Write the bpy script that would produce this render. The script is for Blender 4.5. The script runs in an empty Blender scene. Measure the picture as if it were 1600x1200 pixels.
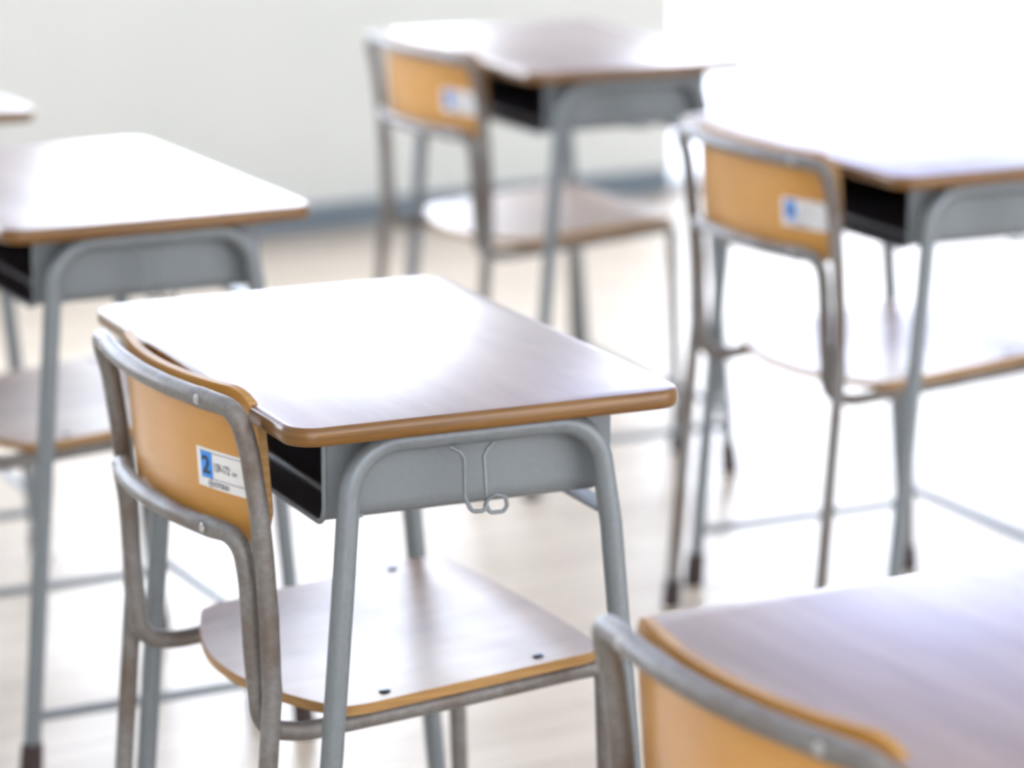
import bpy, bmesh, math, random
from mathutils import Vector, Matrix
random.seed(7)
S = bpy.context.scene
COL = S.collection

# ------------------------------------------------------------------ camera
F_PX, PITCH, CAM_H = 5132.4, 0.2343, 1.424
cam_data = bpy.data.cameras.new('camera')
cam_data.sensor_width = 36.0
cam_data.lens = F_PX / 1600.0 * 36.0
cam_data.clip_end = 200
cam_data.dof.use_dof = True
cam_data.dof.focus_distance = 2.86
cam_data.dof.aperture_fstop = cam_data.lens / 33.0
camera = bpy.data.objects.new('camera', cam_data)
camera.location = (0, 0, CAM_H)
camera.rotation_euler = (math.pi/2 - PITCH, 0, 0)
COL.objects.link(camera)
S.camera = camera

# ------------------------------------------------------------------ exposure
S.view_settings.view_transform = 'Standard'
S.view_settings.look = 'None'
S.view_settings.gamma = 1
S.view_settings.use_curve_mapping = False
S.view_settings.exposure = 1.25

# ------------------------------------------------------------------ room frame: s runs left along the window wall, n into the room
W0 = Vector((0.388, 8.011)); TS = Vector((-0.8563, -0.5164)).normalized(); NS = Vector((0.5164, -0.8563)).normalized()
def room(s, n, z=0.0):
    p = W0 + TS*s + NS*n
    return Vector((p.x, p.y, z))

# ------------------------------------------------------------------ sky: hazy, brightest on the window side
world = bpy.data.worlds.new('hazy_sky'); S.world = world; world.use_nodes = True
nt = world.node_tree; nt.nodes.clear()
tc = nt.nodes.new('ShaderNodeTexCoord')
dot = nt.nodes.new('ShaderNodeVectorMath'); dot.operation = 'DOT_PRODUCT'
dot.inputs[1].default_value = (-NS.x, -NS.y, 0.25)
nt.links.new(tc.outputs['Generated'], dot.inputs[0])
mr = nt.nodes.new('ShaderNodeMapRange'); mr.interpolation_type = 'SMOOTHSTEP'
mr.inputs['From Min'].default_value = 0.0; mr.inputs['From Max'].default_value = 0.85
mr.inputs['To Min'].default_value = 1.7; mr.inputs['To Max'].default_value = 5.0
nt.links.new(dot.outputs['Value'], mr.inputs['Value'])
mixc = nt.nodes.new('ShaderNodeMix'); mixc.data_type = 'RGBA'
mixc.inputs['A'].default_value = (0.95, 0.97, 1.0, 1); mixc.inputs['B'].default_value = (0.78, 0.86, 1.0, 1)
mr2 = nt.nodes.new('ShaderNodeMapRange'); mr2.inputs['From Min'].default_value = 0; mr2.inputs['From Max'].default_value = 1
nt.links.new(dot.outputs['Value'], mr2.inputs['Value']); nt.links.new(mr2.outputs['Result'], mixc.inputs['Factor'])
bg = nt.nodes.new('ShaderNodeBackground'); out = nt.nodes.new('ShaderNodeOutputWorld')
nt.links.new(mixc.outputs['Result'], bg.inputs['Color']); nt.links.new(mr.outputs['Result'], bg.inputs['Strength'])
nt.links.new(bg.outputs['Background'], out.inputs['Surface'])

# ------------------------------------------------------------------ materials
def new_mat(name):
    m = bpy.data.materials.new(name); m.use_nodes = True
    return m, m.node_tree, m.node_tree.nodes['Principled BSDF']
def L(t, a, b): t.links.new(a, b)
def coords(t, scale=(1,1,1), rot=(0,0,0)):
    c = t.nodes.new('ShaderNodeTexCoord'); mp = t.nodes.new('ShaderNodeMapping')
    mp.inputs['Scale'].default_value = scale; mp.inputs['Rotation'].default_value = rot
    L(t, c.outputs['Object'], mp.inputs['Vector']); return mp.outputs['Vector']
def noise(t, vec, scale, detail=4, rough=0.5):
    n = t.nodes.new('ShaderNodeTexNoise'); n.inputs['Scale'].default_value = scale
    n.inputs['Detail'].default_value = detail; n.inputs['Roughness'].default_value = rough
    L(t, vec, n.inputs['Vector']); return n.outputs['Fac']
def ramp(t, fac, stops):
    r = t.nodes.new('ShaderNodeValToRGB'); e = r.color_ramp.elements
    while len(e) < len(stops): e.new(0.5)
    for k, (p, c) in enumerate(stops): e[k].position = p; e[k].color = (*c, 1)
    L(t, fac, r.inputs['Fac']); return r.outputs['Color']
def bump(t, h, b, strength=0.1, dist=0.001):
    n = t.nodes.new('ShaderNodeBump'); n.inputs['Strength'].default_value = strength; n.inputs['Distance'].default_value = dist
    L(t, h, n.inputs['Height']); L(t, n.outputs['Normal'], b.inputs['Normal'])
def plain(name, col, rough=0.5, metal=0.0, **kw):
    m, t, b = new_mat(name); b.inputs['Base Color'].default_value = (*col, 1)
    b.inputs['Roughness'].default_value = rough; b.inputs['Metallic'].default_value = metal
    for k, v in kw.items(): b.inputs[k].default_value = v
    return m

def wood(name, c1, c2, c3, rough, scale, coat=0.0, bs=0.05, n_rough=None):
    m, t, b = new_mat(name)
    v = coords(t, scale); f = noise(t, v, 6, 6, 0.6)
    L(t, ramp(t, f, [(0.3, c1), (0.5, c2), (0.72, c3)]), b.inputs['Base Color'])
    b.inputs['Roughness'].default_value = rough
    b.inputs['Coat Weight'].default_value = coat; b.inputs['Coat Roughness'].default_value = 0.12
    if n_rough:
        f2 = noise(t, coords(t, (1, 1, 1)), 22, 2, 0.5)
        r = t.nodes.new('ShaderNodeMapRange'); r.inputs['From Min'].default_value = 0; r.inputs['From Max'].default_value = 1
        r.inputs['To Min'].default_value = n_rough[0]; r.inputs['To Max'].default_value = n_rough[1]
        L(t, f2, r.inputs['Value']); L(t, r.outputs['Result'], b.inputs['Roughness'])
    bump(t, f, b, bs, 0.0006)
    return m
M = {}
M['desktop'] = wood('lacquered_desktop_wood', (.19,.125,.10), (.26,.18,.15), (.32,.235,.195), .3, (3, .45, 3), 0.0, .12, (.27, .35))
M['desktop'].node_tree.nodes['Principled BSDF'].inputs['IOR'].default_value = 1.8
M['edge'] = wood('desktop_edge_wood', (.10,.038,.005), (.15,.064,.009), (.21,.098,.018), .3, (1.2, 1.2, 26), 0.2, .15)
M['seat'] = wood('lacquered_seat_wood', (.25,.155,.105), (.33,.21,.14), (.40,.27,.19), .25, (.6, 3, 3), 0.0, .12, (.27, .36))
M['seat'].node_tree.nodes['Principled BSDF'].inputs['IOR'].default_value = 1.65
M['ply_edge'] = wood('plywood_edge', (.26,.13,.035), (.34,.18,.055), (.42,.24,.085), .5, (2, 2, 40), 0.0, .1)
M['backrest'] = wood('orange_plywood', (.50,.235,.050), (.57,.28,.065), (.62,.32,.085), .33, (3, .8, 2), 0.15, .05)

def painted(name, c1, c2, rough, metal, wear=None, wscale=9):
    m, t, b = new_mat(name)
    f = noise(t, coords(t), 180, 3, .5)
    col = ramp(t, f, [(.35, c1), (.65, c2)])
    if wear:
        g = noise(t, coords(t), wscale, 7, .7)
        fac = ramp(t, g, [(.46, (0,0,0)), (.66, (1,1,1))])
        mx = t.nodes.new('ShaderNodeMix'); mx.data_type = 'RGBA'
        L(t, fac, mx.inputs['Factor']); L(t, col, mx.inputs['A']); mx.inputs['B'].default_value = (*wear, 1)
        col = mx.outputs['Result']
    L(t, col, b.inputs['Base Color'])
    b.inputs['Roughness'].default_value = rough; b.inputs['Metallic'].default_value = metal
    bump(t, f, b, .06, .0003)
    return m
M['desk_metal'] = painted('grey_painted_steel', (.180,.200,.222), (.200,.222,.242), .40, .3)
M['box_metal'] = painted('grey_painted_sheet_steel', (.180,.200,.220), (.192,.212,.232), .5, .2)
M['chair_metal'] = painted('worn_grey_steel_tube', (.17,.16,.155), (.215,.205,.20), .42, .22, (.125,.09,.07))
M['bright_metal'] = painted('polished_steel', (.45,.45,.46), (.55,.55,.56), .28, .9)
M['box_inside'] = plain('dark_compartment_lining', (.075,.065,.085), .45, .2)  # inner faces of the compartment, darker than its outer sheet
M['rubber'] = plain('dark_brown_rubber', (.035,.02,.02), .7)
M['screw'] = plain('dark_screw_head', (.10,.12,.16), .3, .9)
M['sticker'] = plain('white_sticker', (.80,.80,.80), .4)
M['print_blue'] = plain('blue_print', (.04,.30,.86), .4)
M['print_dark'] = plain('dark_print', (.03,.03,.07), .45)
M['print_purple'] = plain('purple_print_line', (.16,.11,.25), .45)

m, t, b = new_mat('pale_green_grey_paint'); M['wall'] = m
f = noise(t, coords(t), 1.2, 3); L(t, ramp(t, f, [(.3, (.67,.685,.65)), (.7, (.71,.72,.69))]), b.inputs['Base Color']); b.inputs['Roughness'].default_value = .75
M['ceiling'] = plain('white_ceiling_paint', (.86,.89,.95), .9)
M['baseboard'] = plain('blue_grey_vinyl_skirting', (.16,.20,.24), .55)
M['alu'] = plain('aluminium_window_frame', (.62,.64,.65), .4, .6)
M['concrete'] = plain('pale_concrete', (.78,.79,.80), .8)

m, t, b = new_mat('worn_plank_floor'); M['floor'] = m
v = coords(t)
br = t.nodes.new('ShaderNodeTexBrick'); L(t, v, br.inputs['Vector'])
br.inputs['Color1'].default_value = (.53,.445,.345,1); br.inputs['Color2'].default_value = (.63,.54,.43,1); br.inputs['Mortar'].default_value = (.36,.29,.23,1)
br.inputs['Scale'].default_value = 1.0; br.inputs['Brick Width'].default_value = .9; br.inputs['Row Height'].default_value = .09
br.inputs['Mortar Size'].default_value = .0015; br.inputs['Bias'].default_value = 0.0
g = noise(t, coords(t, (1.0, 9, 1)), 5, 6, .65)
mx = t.nodes.new('ShaderNodeMix'); mx.data_type = 'RGBA'; mx.blend_type = 'OVERLAY'; mx.inputs['Factor'].default_value = .35
L(t, br.outputs['Color'], mx.inputs['A']); L(t, g, mx.inputs['B']); L(t, mx.outputs['Result'], b.inputs['Base Color'])
h = noise(t, coords(t), 3.5, 5, .6)
r = t.nodes.new('ShaderNodeMapRange'); r.inputs['From Min'].default_value = 0; r.inputs['From Max'].default_value = 1
r.inputs['To Min'].default_value = .22; r.inputs['To Max'].default_value = .42
L(t, h, r.inputs['Value']); L(t, r.outputs['Result'], b.inputs['Roughness']); b.inputs['Specular IOR Level'].default_value = .28
bump(t, g, b, .05, .001)

def glass_mat(name, fac=.06, rough=0.0):
    m = bpy.data.materials.new(name); m.use_nodes = True; t = m.node_tree; t.nodes.clear()
    o = t.nodes.new('ShaderNodeOutputMaterial'); mixs = t.nodes.new('ShaderNodeMixShader')
    tr = t.nodes.new('ShaderNodeBsdfTransparent'); gl = t.nodes.new('ShaderNodeBsdfGlossy'); gl.inputs['Roughness'].default_value = rough
    lw = t.nodes.new('ShaderNodeLayerWeight'); pw = t.nodes.new('ShaderNodeMath'); pw.operation = 'POWER'; pw.inputs[1].default_value = 5
    ma = t.nodes.new('ShaderNodeMath'); ma.operation = 'MULTIPLY_ADD'; ma.inputs[1].default_value = .8; ma.inputs[2].default_value = .04
    L(t, lw.outputs['Facing'], pw.inputs[0]); L(t, pw.outputs[0], ma.inputs[0]); L(t, ma.outputs[0], mixs.inputs['Fac']); L(t, tr.outputs[0], mixs.inputs[1]); L(t, gl.outputs[0], mixs.inputs[2]); L(t, mixs.outputs[0], o.inputs['Surface'])
    return m
M['glass'] = glass_mat('clear_window_glass')
def sheer(name, tcol, transp):
    m = bpy.data.materials.new(name); m.use_nodes = True; t = m.node_tree; t.nodes.clear()
    o = t.nodes.new('ShaderNodeOutputMaterial'); a = t.nodes.new('ShaderNodeMixShader'); c = t.nodes.new('ShaderNodeMixShader')
    tl = t.nodes.new('ShaderNodeBsdfTranslucent'); tl.inputs['Color'].default_value = (*tcol, 1)
    df = t.nodes.new('ShaderNodeBsdfDiffuse'); df.inputs['Color'].default_value = (*tcol, 1)
    tr = t.nodes.new('ShaderNodeBsdfTransparent')
    a.inputs['Fac'].default_value = .35; L(t, tl.outputs[0], a.inputs[1]); L(t, df.outputs[0], a.inputs[2])
    c.inputs['Fac'].default_value = transp; L(t, a.outputs[0], c.inputs[1]); L(t, tr.outputs[0], c.inputs[2]); L(t, c.outputs[0], o.inputs['Surface'])
    return m
M['curtain'] = sheer('sheer_white_curtain', (.88,.92,.98), .0)
M['frosted_blue'] = sheer('frosted_bluish_glass', (.62,.69,.86), .0)  # unseen upper window panes, added to tint the desk-top reflections
M['frosted_dim'] = sheer('frosted_blue_grey_glass', (.46,.56,.86), .0)  # dimmer version above the door, added to mute its reflection
M['frosted'] = sheer('frosted_white_panel', (.92,.93,.95), .0)  # translucent so the door's lower panel glows white, standing in for glare

# ------------------------------------------------------------------ mesh helpers
def mesh_obj(name, bm, mats, parent=None, smooth=True, angle=40):
    me = bpy.data.meshes.new(name)
    bmesh.ops.recalc_face_normals(bm, faces=bm.faces[:])
    bm.to_mesh(me); bm.free()
    for m in (mats if isinstance(mats, (list, tuple)) else [mats]): me.materials.append(m)
    if smooth:
        for p in me.polygons: p.use_smooth = True
        me.set_sharp_from_angle(angle=math.radians(angle))
    o = bpy.data.objects.new(name, me); COL.objects.link(o)
    if parent: o.parent = parent
    return o
def thing(name, label, cat, group=None):
    o = bpy.data.objects.new(name, None); COL.objects.link(o); o.empty_display_size = .1
    o['label'] = label; o['category'] = cat
    if group: o['group'] = group
    return o
def add_box(bm, x0, x1, y0, y1, z0, z1, mat=0):
    vs = [bm.verts.new((x, y, z)) for x in (x0, x1) for y in (y0, y1) for z in (z0, z1)]
    for q in ((0,1,3,2), (4,6,7,5), (0,4,5,1), (2,3,7,6), (0,2,6,4), (1,5,7,3)):
        f = bm.faces.new([vs[i] for i in q]); f.material_index = mat
def bevel(bm, w, seg=2):
    bmesh.ops.bevel(bm, geom=[e for e in bm.edges], offset=w, segments=seg, affect='EDGES', profile=.5)
def fillet(pts, rad, n=8):
    """round the inner corners of a polyline; rad is one radius or a list"""
    P = [Vector(p) for p in pts]; out = [P[0]]
    for i in range(1, len(P)-1):
        r = rad[i] if isinstance(rad, (list, tuple)) else rad
        a, p, c = P[i-1], P[i], P[i+1]; d1 = (a-p); d2 = (c-p); l1, l2 = d1.length, d2.length
        d1.normalize(); d2.normalize(); ang = d1.angle(d2)
        if r <= 0 or ang > math.pi-.02: out.append(p); continue
        k = min(r/math.tan(ang/2), l1*.499, l2*.499); r2 = k*math.tan(ang/2)
        A, B = p+d1*k, p+d2*k
        ctr = p + (d1+d2).normalized()*(r2/math.sin(ang/2))
        va, vb = A-ctr, B-ctr; tot = va.angle(vb)
        for j in range(n+1):
            u = j/n; v = (va*math.sin((1-u)*tot)+vb*math.sin(u*tot))/math.sin(tot); out.append(ctr+v)
    out.append(P[-1]); return out
def sweep(bm, path, r, seg=16, cap=True, squash=None, mat=0):
    """tube along path; squash(i, p) -> (radius factor along local normal of X axis, ...)"""
    P = [Vector(p) for p in path]; Q = [P[0]]
    for p in P[1:]:
        if (p-Q[-1]).length > 1e-5: Q.append(p)
    P = Q; N = len(P); rings = []
    T = [(P[min(i+1, N-1)]-P[max(i-1, 0)]).normalized() for i in range(N)]
    up = Vector((0, 0, 1)) if abs(T[0].z) < .9 else Vector((1, 0, 0))
    nrm = (up - T[0]*up.dot(T[0])).normalized()
    for i in range(N):
        if i:
            q = T[i-1].rotation_difference(T[i]); nrm = (q @ nrm); nrm = (nrm - T[i]*nrm.dot(T[i])).normalized()
        bi = T[i].cross(nrm); rr = r(i/(N-1), P[i]) if callable(r) else r; ring = []
        for k in range(seg):
            a = 2*math.pi*k/seg; off = nrm*math.cos(a)*rr+bi*math.sin(a)*rr
            if squash: off = squash(P[i], off)
            ring.append(bm.verts.new(P[i]+off))
        rings.append(ring)
    for i in range(N-1):
        for k in range(seg):
            f = bm.faces.new((rings[i][k], rings[i][(k+1)%seg], rings[i+1][(k+1)%seg], rings[i+1][k])); f.material_index = mat
    if cap:
        bm.faces.new(rings[0][::-1]).material_index = mat; bm.faces.new(rings[-1]).material_index = mat
def tube(name, path, r, m, parent, seg=18, squash=None):
    bm = bmesh.new(); sweep(bm, path, r, seg, True, squash); return mesh_obj(name, bm, m, parent)
def lathe(bm, prof, origin, axis='Z', seg=20, mat=0):
    o = Vector(origin); rings = []
    for (r, h) in prof:
        ring = []
        for k in range(seg):
            a = 2*math.pi*k/seg; c, s = math.cos(a)*r, math.sin(a)*r
            ring.append(bm.verts.new(o + (Vector((c, s, h)) if axis == 'Z' else Vector((h, c, s)))))
        rings.append(ring)
    for i in range(len(rings)-1):
        for k in range(seg):
            bm.faces.new((rings[i][k], rings[i][(k+1)%seg], rings[i+1][(k+1)%seg], rings[i+1][k])).material_index = mat
    bm.faces.new(rings[0][::-1]).material_index = mat; bm.faces.new(rings[-1]).material_index = mat
def rounded_rect(x0, x1, y0, y1, r, n=7):
    pts = []
    for cx, cy, a0 in ((x1-r, y1-r, 0), (x0+r, y1-r, 90), (x0+r, y0+r, 180), (x1-r, y0+r, 270)):
        for k in range(n+1):
            a = math.radians(a0+90*k/n); pts.append((cx+r*math.cos(a), cy+r*math.sin(a)))
    return pts

# ------------------------------------------------------------------ the room
SM, SX, NX, H = -3.2, 6.4, 8.6, 3.2
room_rot = math.atan2(-TS.y, -TS.x)            # local +X runs to the right along the wall (= -s)
def room_obj(name, boxes, m, kind='structure', bev=0.0, smooth=False):
    """boxes in (s0,s1,n0,n1,z0,z1); object origin at the wall corner W0"""
    bm = bmesh.new()
    for (s0, s1, n0, n1, z0, z1) in boxes: add_box(bm, -s1, -s0, -n1, -n0, z0, z1)
    if bev: bevel(bm, bev, 1)
    o = mesh_obj(name, bm, m, None, smooth)
    o.location = (W0.x, W0.y, 0); o.rotation_euler = (0, 0, room_rot)
    if kind: o['kind'] = kind
    return o
room_obj('floor', [(SM, SX, -.14, NX, -.1, 0)], M['floor'])
room_obj('ceiling', [(SM, SX, -.14, NX, H, H+.1)], M['ceiling'])
DOOR_R = -2.3; WT = 3.02; TR = 2.3; TD = 1.8
SILL = .62; WIN = [(.54, 1.66), (2.05, 3.45), (3.85, 5.25)]
segs = [(0.0, SX, -.14, 0, 0, SILL), (0.0, SX, -.14, 0, WT, H), (DOOR_R, 0.0, -.14, 0, WT, H), (SM, DOOR_R, -.14, 0, 0, H)]
edges = [0.0] + [e for w in WIN for e in w] + [SX]
for i in range(0, len(edges), 2): segs.append((edges[i], edges[i+1], -.14, 0, SILL, WT))
room_obj('wall_left', segs, M['wall'])
room_obj('wall_front', [(SM-.14, SM, -.14, NX, 0, H)], M['wall'])
room_obj('wall_back', [(SX, SX+.14, -.14, NX, 0, H)], M['wall'])
room_obj('baseboard_left', [(.003, SX, 0.0, .012, 0, .062)], M['baseboard'], bev=.003)
for i, (a, b2) in enumerate(WIN):
    fr = room_obj('window_%d' % (i+1), [(a, b2, -.10, -.04, SILL, SILL+.04), (a, b2, -.10, -.04, WT-.04, WT), (a, a+.035, -.10, -.04, SILL+.04, WT-.04), (b2-.035, b2, -.10, -.04, SILL+.04, WT-.04)], M['alu'], bev=.002)
    for nm, z0, z1, mt in (('pane', SILL+.035, TR, M['glass']), ('transom_pane', TR, WT-.035, M['frosted_blue'])):  # upper pane is out of view, added to turn reflections lilac
        pn = room_obj(nm, [(a+.03, b2-.03, -.075, -.070, z0, z1)], mt, None); pn.parent = fr; pn.location = (0,0,0); pn.rotation_euler = (0,0,0)
# sliding glass door onto the balcony
dr = room_obj('door_1', [(DOOR_R, 0, -.12, -.03, WT-.06, WT), (-.03, 0, -.12, -.03, 0.02, WT-.06), (DOOR_R, DOOR_R+.04, -.12, -.03, 0.02, WT-.06), (DOOR_R, 0, -.12, -.03, 0, .02)], M['alu'], bev=.003)
def door_child(name, boxes, m):
    o = room_obj(name, boxes, m, None); o.parent = dr; o.location = (0,0,0); o.rotation_euler = (0,0,0); return o
door_child('kick_panel', [(-1.14, -.03, -.085, -.07, .02, .28), (DOOR_R+.04, -1.18, -.085, -.07, .02, .28)], M['frosted'])
door_child('glass_pane', [(-1.14, -.03, -.080, -.075, .28, TD), (DOOR_R+.04, -1.18, -.080, -.075, .28, TD)], M['glass'])
door_child('transom_pane', [(-1.14, -.03, -.080, -.075, TD, WT-.06), (DOOR_R+.04, -1.18, -.080, -.075, TD, WT-.06)], M['frosted_dim'])  # unseen upper panes added to dim and blue the foreground reflection
# balcony slab outside
room_obj('floor_balcony', [(SM-6, SX+6, -16, -.14, -.12, -.02)], M['concrete'])
# sheer curtain hanging inside the door
bm = bmesh.new(); cols = 150; rows = 12; grid = []
for j in range(rows+1):
    z = .03+(WT+.02-.03)*j/rows; row = []
    for i in range(cols+1):
        u = i/cols; s = -.80-1.5*u; n = .07+.022*math.sin(u*2*math.pi*17+.4*math.sin(j*.5)) + .008*math.sin(u*61+j*.2)
        row.append(bm.verts.new((-s, -n, z)))
    grid.append(row)
for j in range(rows):
    for i in range(cols): bm.faces.new((grid[j][i], grid[j][i+1], grid[j+1][i+1], grid[j+1][i]))
curt = mesh_obj('curtain', bm, M['curtain'])
curt.location = (W0.x, W0.y, 0); curt.rotation_euler = (0, 0, room_rot)
curt['label'] = 'sheer white curtain hanging beside the bright glass door'; curt['category'] = 'curtain'

# ------------------------------------------------------------------ chair (local: X forward, Y left, Z up; origin under the backrest)
RC = .0095
def up_x(z):                                   # side profile of the back upright
    K = [(.0, -.040), (.425, .009), (.50, .0075), (.56, .0035), (.605, -.001), (.66, -.009), (.70, -.017)]
    for (z0, x0), (z1, x1) in zip(K, K[1:]):
        if z <= z1: return x0+(x1-x0)*(z-z0)/(z1-z0)
    return K[-1][1]
def bolt_squash(zc, ys):
    def fn(p, off):
        k = 1.0
        if abs(p.z-zc) < .02:
            for y in ys:
                k = min(k, 1-.30*math.exp(-((p.y-y)/.011)**2))
        return Vector((off.x*k, off.y, off.z*(2-k)**.5))
    return fn
def make_chair(label, group):
    t = thing('school_chair', label, 'chair', group)
    cm = M['chair_metal']
    # outer loop: top rail with both uprights down to the bend at seat height
    pts = [(up_x(.425), .182, .425), (up_x(.50), .182, .50), (up_x(.56), .182, .56), (up_x(.605), .182, .605), (up_x(.66), .182, .66), (-.020, .182, .702)]
    rad = [0, .1, .1, .1, .1, .058]
    for y in (.115, .06, 0, -.06, -.115):
        pts.append((-.043+.026*(y/.182)**2, y, .702)); rad.append(.25)
    pts += [(-.020, -.182, .702)] + [(up_x(z), -.182, z) for z in (.66, .605, .56, .50, .425)]
    rad += [.058, .1, .1, .1, .1, 0]
    tube('back_frame', fillet(pts, rad), RC, cm, t, 20, bolt_squash(.702, (.125, -.125)))
    for s in (1, -1):
        tube('leg', fillet([(up_x(.445), s*.182, .445), (.0095, s*.182, .425), (-.024, s*.186, .012)], .03), RC, cm, t, 20)
        tube('leg', fillet([(.345, s*.168, .3926), (.372, s*.168, .3935), (.385, s*.172, .012)], .034), RC, cm, t, 20)
    # inner loop: lower rail, drops inside the uprights, runs forward under the seat
    half = [(.348, .168, .3928), (.20, .167, .3832), (.05, .161, .3735), (.007, .158, .382), (.0005, .158, .46), (-.003, .158, .53), (-.010, .158, .575)]
    hr = [0, .5, .10, .040, .2, .2, .028]
    mid = [(-.037+.024*(y/.1625)**2, y, .575) for y in (.11, .055, 0, -.055, -.11)]
    pts = half + mid + [(x, -y, z) for (x, y, z) in half[::-1]]
    rad = hr + [.25]*5 + hr[::-1]
    tube('seat_frame', fillet(pts, rad), RC, cm, t, 20, bolt_squash(.575, (.116, -.116)))
    # seat: pressed plywood, waterfall front
    bm = bmesh.new(); NXg, NYg = 26, 24; top = []; bot = []
    def halfw(x):
        return .183+.006*(x-.1)/.25
    def zt(x, y):
        z = .3925+.07*x - .0035*math.cos(min(1, abs(y)/.19)*math.pi/2)*math.sin(max(0, min(1, (x-.04)/.30))*math.pi)
        if x > .325: z -= .16*(x-.325)**1.55*2.0
        return z
    # outline in polar-ish grid: map a unit square onto the rounded seat outline
    def outline(u, v):        # u: back->front 0..1, v: -1..1
        xb = .034+.048*abs(v)**2.6*1.0; xf = .374-.006*abs(v)**2
        x = xb+(xf-xb)*u
        r = .060; w = halfw(x)
        # round the corners
        e = 1.0
        dxb = (x-.034); 
        if dxb < .085: e = 1-.30*((.085-dxb)/.085)**2.4
        dxf = .374-x
        if dxf < .04: e = min(e, 1-.12*((.04-dxf)/.04)**2)
        return x, v*w*e
    for i in range(NXg+1):
        ra, rb = [], []
        for j in range(NYg+1):
            u = i/NXg; v = -1+2*j/NYg; v = math.sin(v*math.pi/2)*.35+v*.65
            x, y = outline(u, v); z = zt(x, y)
            ra.append(bm.verts.new((x, y, z))); rb.append(bm.verts.new((x, y, z-.0106)))
        top.append(ra); bot.append(rb)
    for i in range(NXg):
        for j in range(NYg):
            bm.faces.new((top[i][j], top[i+1][j], top[i+1][j+1], top[i][j+1])); bm.faces.new((bot[i][j], bot[i][j+1], bot[i+1][j+1], bot[i+1][j]))
    rim = [(0, j) for j in range(NYg)] + [(i, NYg) for i in range(NXg)] + [(NXg, j) for j in range(NYg, 0, -1)] + [(i, 0) for i in range(NXg, 0, -1)]
    for k in range(len(rim)):
        a, c = rim[k], rim[(k+1) % len(rim)]
        f = bm.faces.new((top[a[0]][a[1]], top[c[0]][c[1]], bot[c[0]][c[1]], bot[a[0]][a[1]])); f.material_index = 1
    seat = mesh_obj('seat', bm, [M['seat'], M['ply_edge']], t, True, 50)
    for (x, y) in ((.30, .170), (.30, -.166), (.135, .168), (.135, -.163)):
        bm = bmesh.new(); lathe(bm, [(.0062, 0), (.0062, .0010), (.0045, .0020), (.0015, .0024)], (x, y, zt(x, y)-.0004), 'Z', 18)
        mesh_obj('seat_screw', bm, M['screw'], t)
    # backrest panel
    def bx(y, z):
        k = (z-.575)/(.702-.575); mid = -.0235+(-.031+.0235)*k
        return mid+(.040-.001*k)*(abs(y)/.182)**2.0
    bm = bmesh.new(); PW, PT, PR = .170, .7140, .036
    NYp, NZp = 30, 14; th = .0085; A, B = [], []
    def span(y):       # z range at y inside the rounded rectangle
        a = abs(y); r = PR
        if a <= PW-r: return .563, PT
        d = a-(PW-r); q = math.sqrt(max(0, r*r-d*d)); return .563+r-q, PT-r+q
    for i in range(NYp+1):
        v = -1+2*i/NYp; y = PW*(math.sin(v*math.pi/2)*.7+v*.3); z0, z1 = span(y*.9995); ra, rb = [], []
        for j in range(NZp+1):
            z = z0+(z1-z0)*j/NZp; x = bx(y, z)
            ra.append(bm.verts.new((x, y, z))); rb.append(bm.verts.new((x+th, y, z)))
        A.append(ra); B.append(rb)
    for i in range(NYp):
        for j in range(NZp):
            bm.faces.new((A[i][j], A[i+1][j], A[i+1][j+1], A[i][j+1])); bm.faces.new((B[i][j], B[i][j+1], B[i+1][j+1], B[i+1][j]))
    rim = [(0, j) for j in range(NZp)] + [(i, NZp) for i in range(NYp)] + [(NYp, j) for j in range(NZp, 0, -1)] + [(i, 0) for i in range(NYp, 0, -1)]
    for k in range(len(rim)):
        a, c = rim[k], rim[(k+1) % len(rim)]
        f = bm.faces.new((A[a[0]][a[1]], A[c[0]][c[1]], B[c[0]][c[1]], B[a[0]][a[1]])); f.material_index = 1
    bmesh.ops.remove_doubles(bm, verts=bm.verts[:], dist=1e-5)
    back = mesh_obj('backrest', bm, [M['backrest'], M['ply_edge']], t, True, 50)
    # bolts through the rails
    for (y, z, x) in ((.125, .702, -.031), (-.125, .702, -.031), (.116, .575, -.0245), (-.116, .575, -.0245)):
        bm = bmesh.new(); lathe(bm, [(.0050, 0), (.0050, -.0012), (.0038, -.0026), (.0014, -.0030)], (x-.0058, y, z), 'X', 18)
        mesh_obj('bolt', bm, M['bright_metal'], t)
    # size label on the back of the backrest (y runs right as seen from behind)
    LY, LZ, LW, LH = -.079, .6075, .088, .0385
    def lab(u, v, lift):      # u mm right, v mm up
        y = LY-u; z = LZ+v; return (bx(y, z)-lift, y, z)
    def patch(bm, u0, u1, v0, v1, lift, n=10, mat=0, thick=0):
        rows = [[bm.verts.new(lab(u0+(u1-u0)*i/n, v, lift)) for i in range(n+1)] for v in (v0, v1)]
        for i in range(n): bm.faces.new((rows[0][i], rows[0][i+1], rows[1][i+1], rows[1][i])).material_index = mat
    bm = bmesh.new(); ring = [bm.verts.new(lab(px, py, .0003)) for px, py in rounded_rect(0, LW, 0, LH, .003, 5)]
    bm.free(); bm = bmesh.new(); patch(bm, 0, LW, 0, LH, .0003, 24)
    sticker = mesh_obj('size_label', bm, M['sticker'], t)
    sticker['label'] = 'white sticker with a blue size number'
    bm = bmesh.new(); patch(bm, .0065, .0245, .0095, .0355, .0006, 8)
    mesh_obj('blue_square', bm, M['print_blue'], sticker)
    bm = bmesh.new(); patch(bm, .0065, LW-.004, .0351, .0357, .0009, 20); patch(bm, .0065, LW-.004, .0093, .0099, .0009, 20)
    mesh_obj('border_line', bm, M['print_purple'], sticker)
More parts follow.
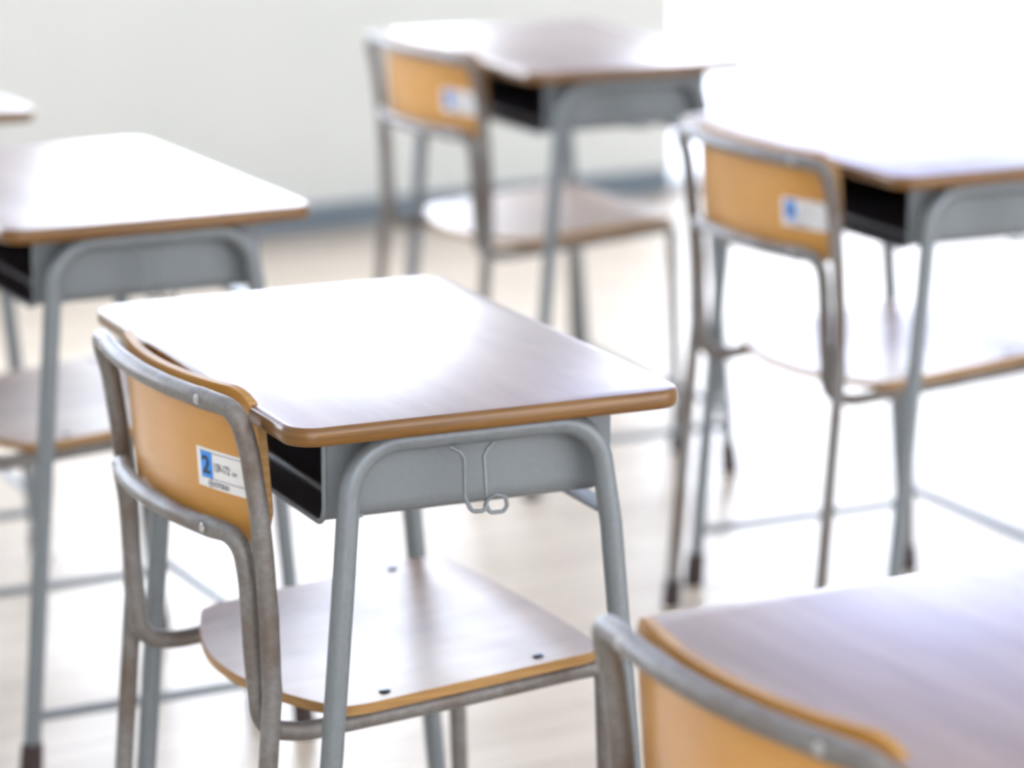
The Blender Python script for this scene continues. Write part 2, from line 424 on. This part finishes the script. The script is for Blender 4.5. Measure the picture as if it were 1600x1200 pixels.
    def text(body, u, v, size, m, name, sx=1.0, bold=0.0):
        cu = bpy.data.curves.new('lettering', 'FONT'); cu.body = body; cu.size = size; cu.offset = bold; cu.resolution_u = 3
        ob = bpy.data.objects.new('lettering', cu); COL.objects.link(ob); bpy.context.view_layer.update()
        me = ob.evaluated_get(bpy.context.evaluated_depsgraph_get()).to_mesh()
        bm = bmesh.new(); bm.from_mesh(me)
        bmesh.ops.triangulate(bm, faces=bm.faces[:])
        for w in bm.verts: w.co = Vector(lab(u+w.co.x*sx, v+w.co.y, .0012))
        bpy.data.objects.remove(ob); o = mesh_obj(name, bm, m, sticker, False); return o
    text('2', .0088, .0140, .0245, M['print_dark'], 'printed_number', 1.05, .0006)
    text('159-172', .0270, .0185, .0112, M['print_dark'], 'printed_range', .64, .0001)
    text('cm', .0540, .0185, .0075, M['print_dark'], 'printed_unit', .75)
    text('KOTOBUKI', .0262, .0024, .0072, M['print_dark'], 'printed_name', .60, .0001)
    bm = bmesh.new()
    def arc(cu_, cv, r0, r1, a0, a1, n=24):
        I = [[bm.verts.new(lab(cu_+r*math.cos(a0+(a1-a0)*k/n), cv+r*math.sin(a0+(a1-a0)*k/n), .0012)) for k in range(n+1)] for r in (r0, r1)]
        for k in range(n): bm.faces.new((I[0][k], I[0][k+1], I[1][k+1], I[1][k]))
    arc(.0210, .0048, .0030, .0037, 0, 2*math.pi); 
    patch(bm, .0180, .0240, .0045, .0051, .0012, 4); patch(bm, .0195, .0201, .0030, .0066, .0012, 1); patch(bm, .0219, .0225, .0030, .0066, .0012, 1)
    mesh_obj('printed_emblem', bm, M['print_dark'], sticker, False)
    # rubber feet
    for (x, y, tx) in ((-.024, .186, -.0012), (-.024, -.186, -.0012), (.385, .172, .0004), (.385, -.172, .0004)):
        bm = bmesh.new(); lathe(bm, [(.0125, 0), (.0138, .003), (.0128, .036), (.0105, .040)], (x, y, 0), 'Z', 20)
        for w in bm.verts: w.co.x += w.co.z*(.081 if x < 0 else -.034)
        mesh_obj('rubber_foot', bm, M['rubber'], t)
    return t

# ------------------------------------------------------------------ desk (local: X forward, Y left; origin at centre of the base)
def make_desk(label, group):
    t = thing('school_desk', label, 'desk', group)
    X0, Y0 = -.20, -.30; dm = M['desk_metal']; RD = .0108
    def P(v, u, z): return (X0+v, Y0+u, z)
    # table top with fully rounded edge
    bm = bmesh.new(); rings = []; n = 7; TH = .018; R = .030
    prof = [(.0055, 0), (.0026, .0006), (.0008, .0028), (0, .0065), (0, .0125), (.0009, .0155), (.003, .0174), (.006, .018)]
    for (ins, dz) in prof:
        ring = [bm.verts.new((X0+x, Y0+y, .70-dz)) for x, y in rounded_rect(ins, .40-ins, ins, .60-ins, R-ins, n)]
        rings.append(ring)
    K = len(rings[0])
    for i in range(len(rings)-1):
        for k in range(K):
            f = bm.faces.new((rings[i][k], rings[i+1][k], rings[i+1][(k+1)%K], rings[i][(k+1)%K])); f.material_index = 1
    bm.faces.new(rings[0]); bm.faces.new(rings[-1][::-1]).material_index = 1
    mesh_obj('table_top', bm, [M['desktop'], M['edge']], t, True, 60)
    for s in (0, 1):
        u = .040 if s == 0 else .560
        sg = 1 if s == 0 else -1; us = u-.002*sg
        def sq(p, off):
            return off
        tube('side_frame', fillet([P(.0655, u, .565), P(.0735, u, .6710), P(.322, u, .6710), P(.339, u, .565)], [0, .052, .050, 0], 14), RD, dm, t, 22)
        tube('leg', [P(.0655+.0004, u, .568), P(.022, u, .03)], RD, dm, t, 20)
        tube('leg', [P(.3386, u, .568), P(.388, u, .03)], RD, dm, t, 20)
        tube('lower_bar', [P(.028, u, .082), P(.383, u, .082)], .0065, dm, t, 14)
        for (v, k) in ((.022, .081), (.388, -.092)):
            bm = bmesh.new(); lathe(bm, [(.0140, 0), (.0150, .003), (.0138, .046), (.0118, .050)], P(v-.03*k, u, 0), 'Z', 20)
            for w in bm.verts: w.co.x += w.co.z*k
            mesh_obj('rubber_foot', bm, M['rubber'], t)
        # shelf bracket below the compartment
    bm = bmesh.new(); add_box(bm, *P(.325, .045, 0)[:1], P(.347, 0, 0)[0], P(0, .045, 0)[1], P(0, .555, 0)[1], .5785, .5815); 
    add_box(bm, P(.344, 0, 0)[0], P(.347, 0, 0)[0], P(0, .045, 0)[1], P(0, .555, 0)[1], .5660, .5815)
    mesh_obj('support_rail', bm, dm, t, False)
    tube('stretcher', [P(.380, .044, .112), P(.380, .556, .112)], .0065, dm, t, 14)
    # compartment: U section open towards the user, closed at the front
    bm = bmesh.new(); zb, ztp, ua, ub, va, vb, th = .5915, .682, .0615, .5385, .055, .348, .0022
    def sect(ins, r=.018, n=7):
        a, b_, z0 = ua+ins, ub-ins, zb+ins; pts = [(a, ztp)]
        for k in range(n+1):
            g = math.radians(180+90*k/n); pts.append((a+r+r*math.cos(g), z0+r+r*math.sin(g)))
        for k in range(n+1):
            g = math.radians(270+90*k/n); pts.append((b_-r+r*math.cos(g), z0+r+r*math.sin(g)))
        pts.append((b_, ztp)); return pts
    so, si = sect(0), sect(th, .016)
    def ringv(sec, v): return [bm.verts.new(P(v, u, z)) for u, z in sec]
    O = [ringv(so, v) for v in (va, va+.04, .2, vb-.014, vb)]
    # front end tapers up slightly at the bottom
    for w, (u, z) in zip(O[-1], so): w.co.z = max(z, zb) + (.008 if z < zb+.02 else 0)
    I = [ringv(si, v) for v in (va, .2, vb-th)]
    n_ = len(so)
    for A_, B_ in zip(O, O[1:]):
        for k in range(n_-1): bm.faces.new((A_[k], A_[k+1], B_[k+1], B_[k]))
    for A_, B_ in zip(I, I[1:]):
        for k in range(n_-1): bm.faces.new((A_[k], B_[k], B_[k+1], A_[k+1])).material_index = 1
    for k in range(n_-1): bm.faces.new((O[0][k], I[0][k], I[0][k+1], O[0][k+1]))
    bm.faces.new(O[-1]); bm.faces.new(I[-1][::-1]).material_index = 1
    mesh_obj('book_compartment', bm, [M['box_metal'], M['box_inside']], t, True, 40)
    rim = [P(va-.001, u, z) for u, z in sect(-.0004)]
    tube('rolled_rim', rim, .0028, M['box_metal'], t, 10)
    tube('pencil_ridge', [P(.092, ua+.006, .5965), P(.092, ub-.006, .5965)], .0042, M['box_metal'], t, 10)
    # wire bag hook on each side
    for s in (0, 1):
        g = (lambda u: u) if s == 0 else (lambda u: .60-u)
        k = lambda v, u, z: P(v, g(u), z)
        w = fillet([k(.168, .032, .661), k(.176, .0275, .657), k(.180, .0265, .650), k(.180, .0255, .613), k(.1835, .018, .6005), k(.1965, .015, .6005), k(.2000, .021, .612),
                    k(.2000, .0265, .650), k(.204, .0275, .657), k(.212, .032, .661)], .006, 6)
        tube('bag_hook', w, .0020, dm, t, 10)
        w = fillet([k(.1985, .019, .606), k(.2000, .014, .5985), k(.2135, .012, .5990), k(.2165, .011, .6045), k(.2150, .011, .6130), k(.2060, .013, .6160), k(.1990, .017, .6105), k(.1975, .019, .604)], .004, 5)
        tube('bag_hook', w, .0020, dm, t, 10)
    return t

def copy_thing(src, label):
    r = src.copy(); COL.objects.link(r); r['label'] = label
    def rec(o, par):
        for ch in list(o.children):
            c = ch.copy(); COL.objects.link(c); c.parent = par; rec(ch, c)
    rec(src, r); return r
def place_desk(o, ox, oy, a):
    """ox, oy = near corner on the user's side, a = heading of the desk's width axis"""
    U = Vector((math.cos(a), math.sin(a))); V = Vector((math.sin(a), -math.cos(a)))
    p = Vector((ox, oy))+V*.2+U*.3; o.location = (p.x, p.y, 0); o.rotation_euler = (0, 0, a-math.pi/2)
def place_chair(o, x, y, a):
    o.location = (x, y, 0); o.rotation_euler = (0, 0, a-math.pi/2)

GD, GC = 'wooden school desks with grey steel frames', 'wooden school chairs with grey tube frames'
desk0 = make_desk('school desk in sharp focus in the middle with shiny wooden top and grey book box', GD)
chair0 = make_chair('sharp orange-backed chair with readable number 2 sticker tucked under the middle desk', GC)
place_desk(desk0, -.197, 2.847, 1.998)
place_chair(chair0, -.317, 3.092, 2.047)
U0 = lambda a: Vector((math.cos(a), math.sin(a)))
V0 = lambda a: Vector((math.sin(a), -math.cos(a)))
for label, ox, oy, a in (
    ('blurred white-glaring desk at left behind the sharp middle desk', -.596, 3.802, 2.042),
    ('blurred desk at right edge with dark open book box near the white curtain', .502, 4.170, 2.033),
    ('most distant blurred desk at top centre with pinkish reflecting top against the pale wall', .031, 5.125, 2.02),
    ('large out-of-focus lilac desk top in the lower right foreground', None, None, 2.046),
    ('desk cut off by left edge, only a top corner showing against the wall', None, None, 2.03)):
    d = copy_thing(desk0, label)
    if label.startswith('large'): q = Vector((.080, 2.297))-U0(a)*.6; ox, oy = q
    if label.startswith('desk cut'): q = Vector((-.690, 4.76))-V0(a)*.4; ox, oy = q
    place_desk(d, ox, oy, a)
for label, x, y, a in (
    ('blurred chair under the left desk, only its pinkish seat and frame showing', None, None, 2.06),
    ('blurred orange-backed chair at right under the desk before the white curtain', .342, 4.424, 2.07),
    ('smallest most distant orange-backed chair at top centre by the pale wall', -.136, 5.43, 2.085),
    ('large out-of-focus chair back at the bottom edge in the right foreground', .170, 2.136, 2.08)):
    c = copy_thing(chair0, label)
    if x is None:
        q = Vector((-.594, 3.803))+U0(2.039)*.33+V0(2.039)*(-.015); x, y = q
    place_chair(c, x, y, a)
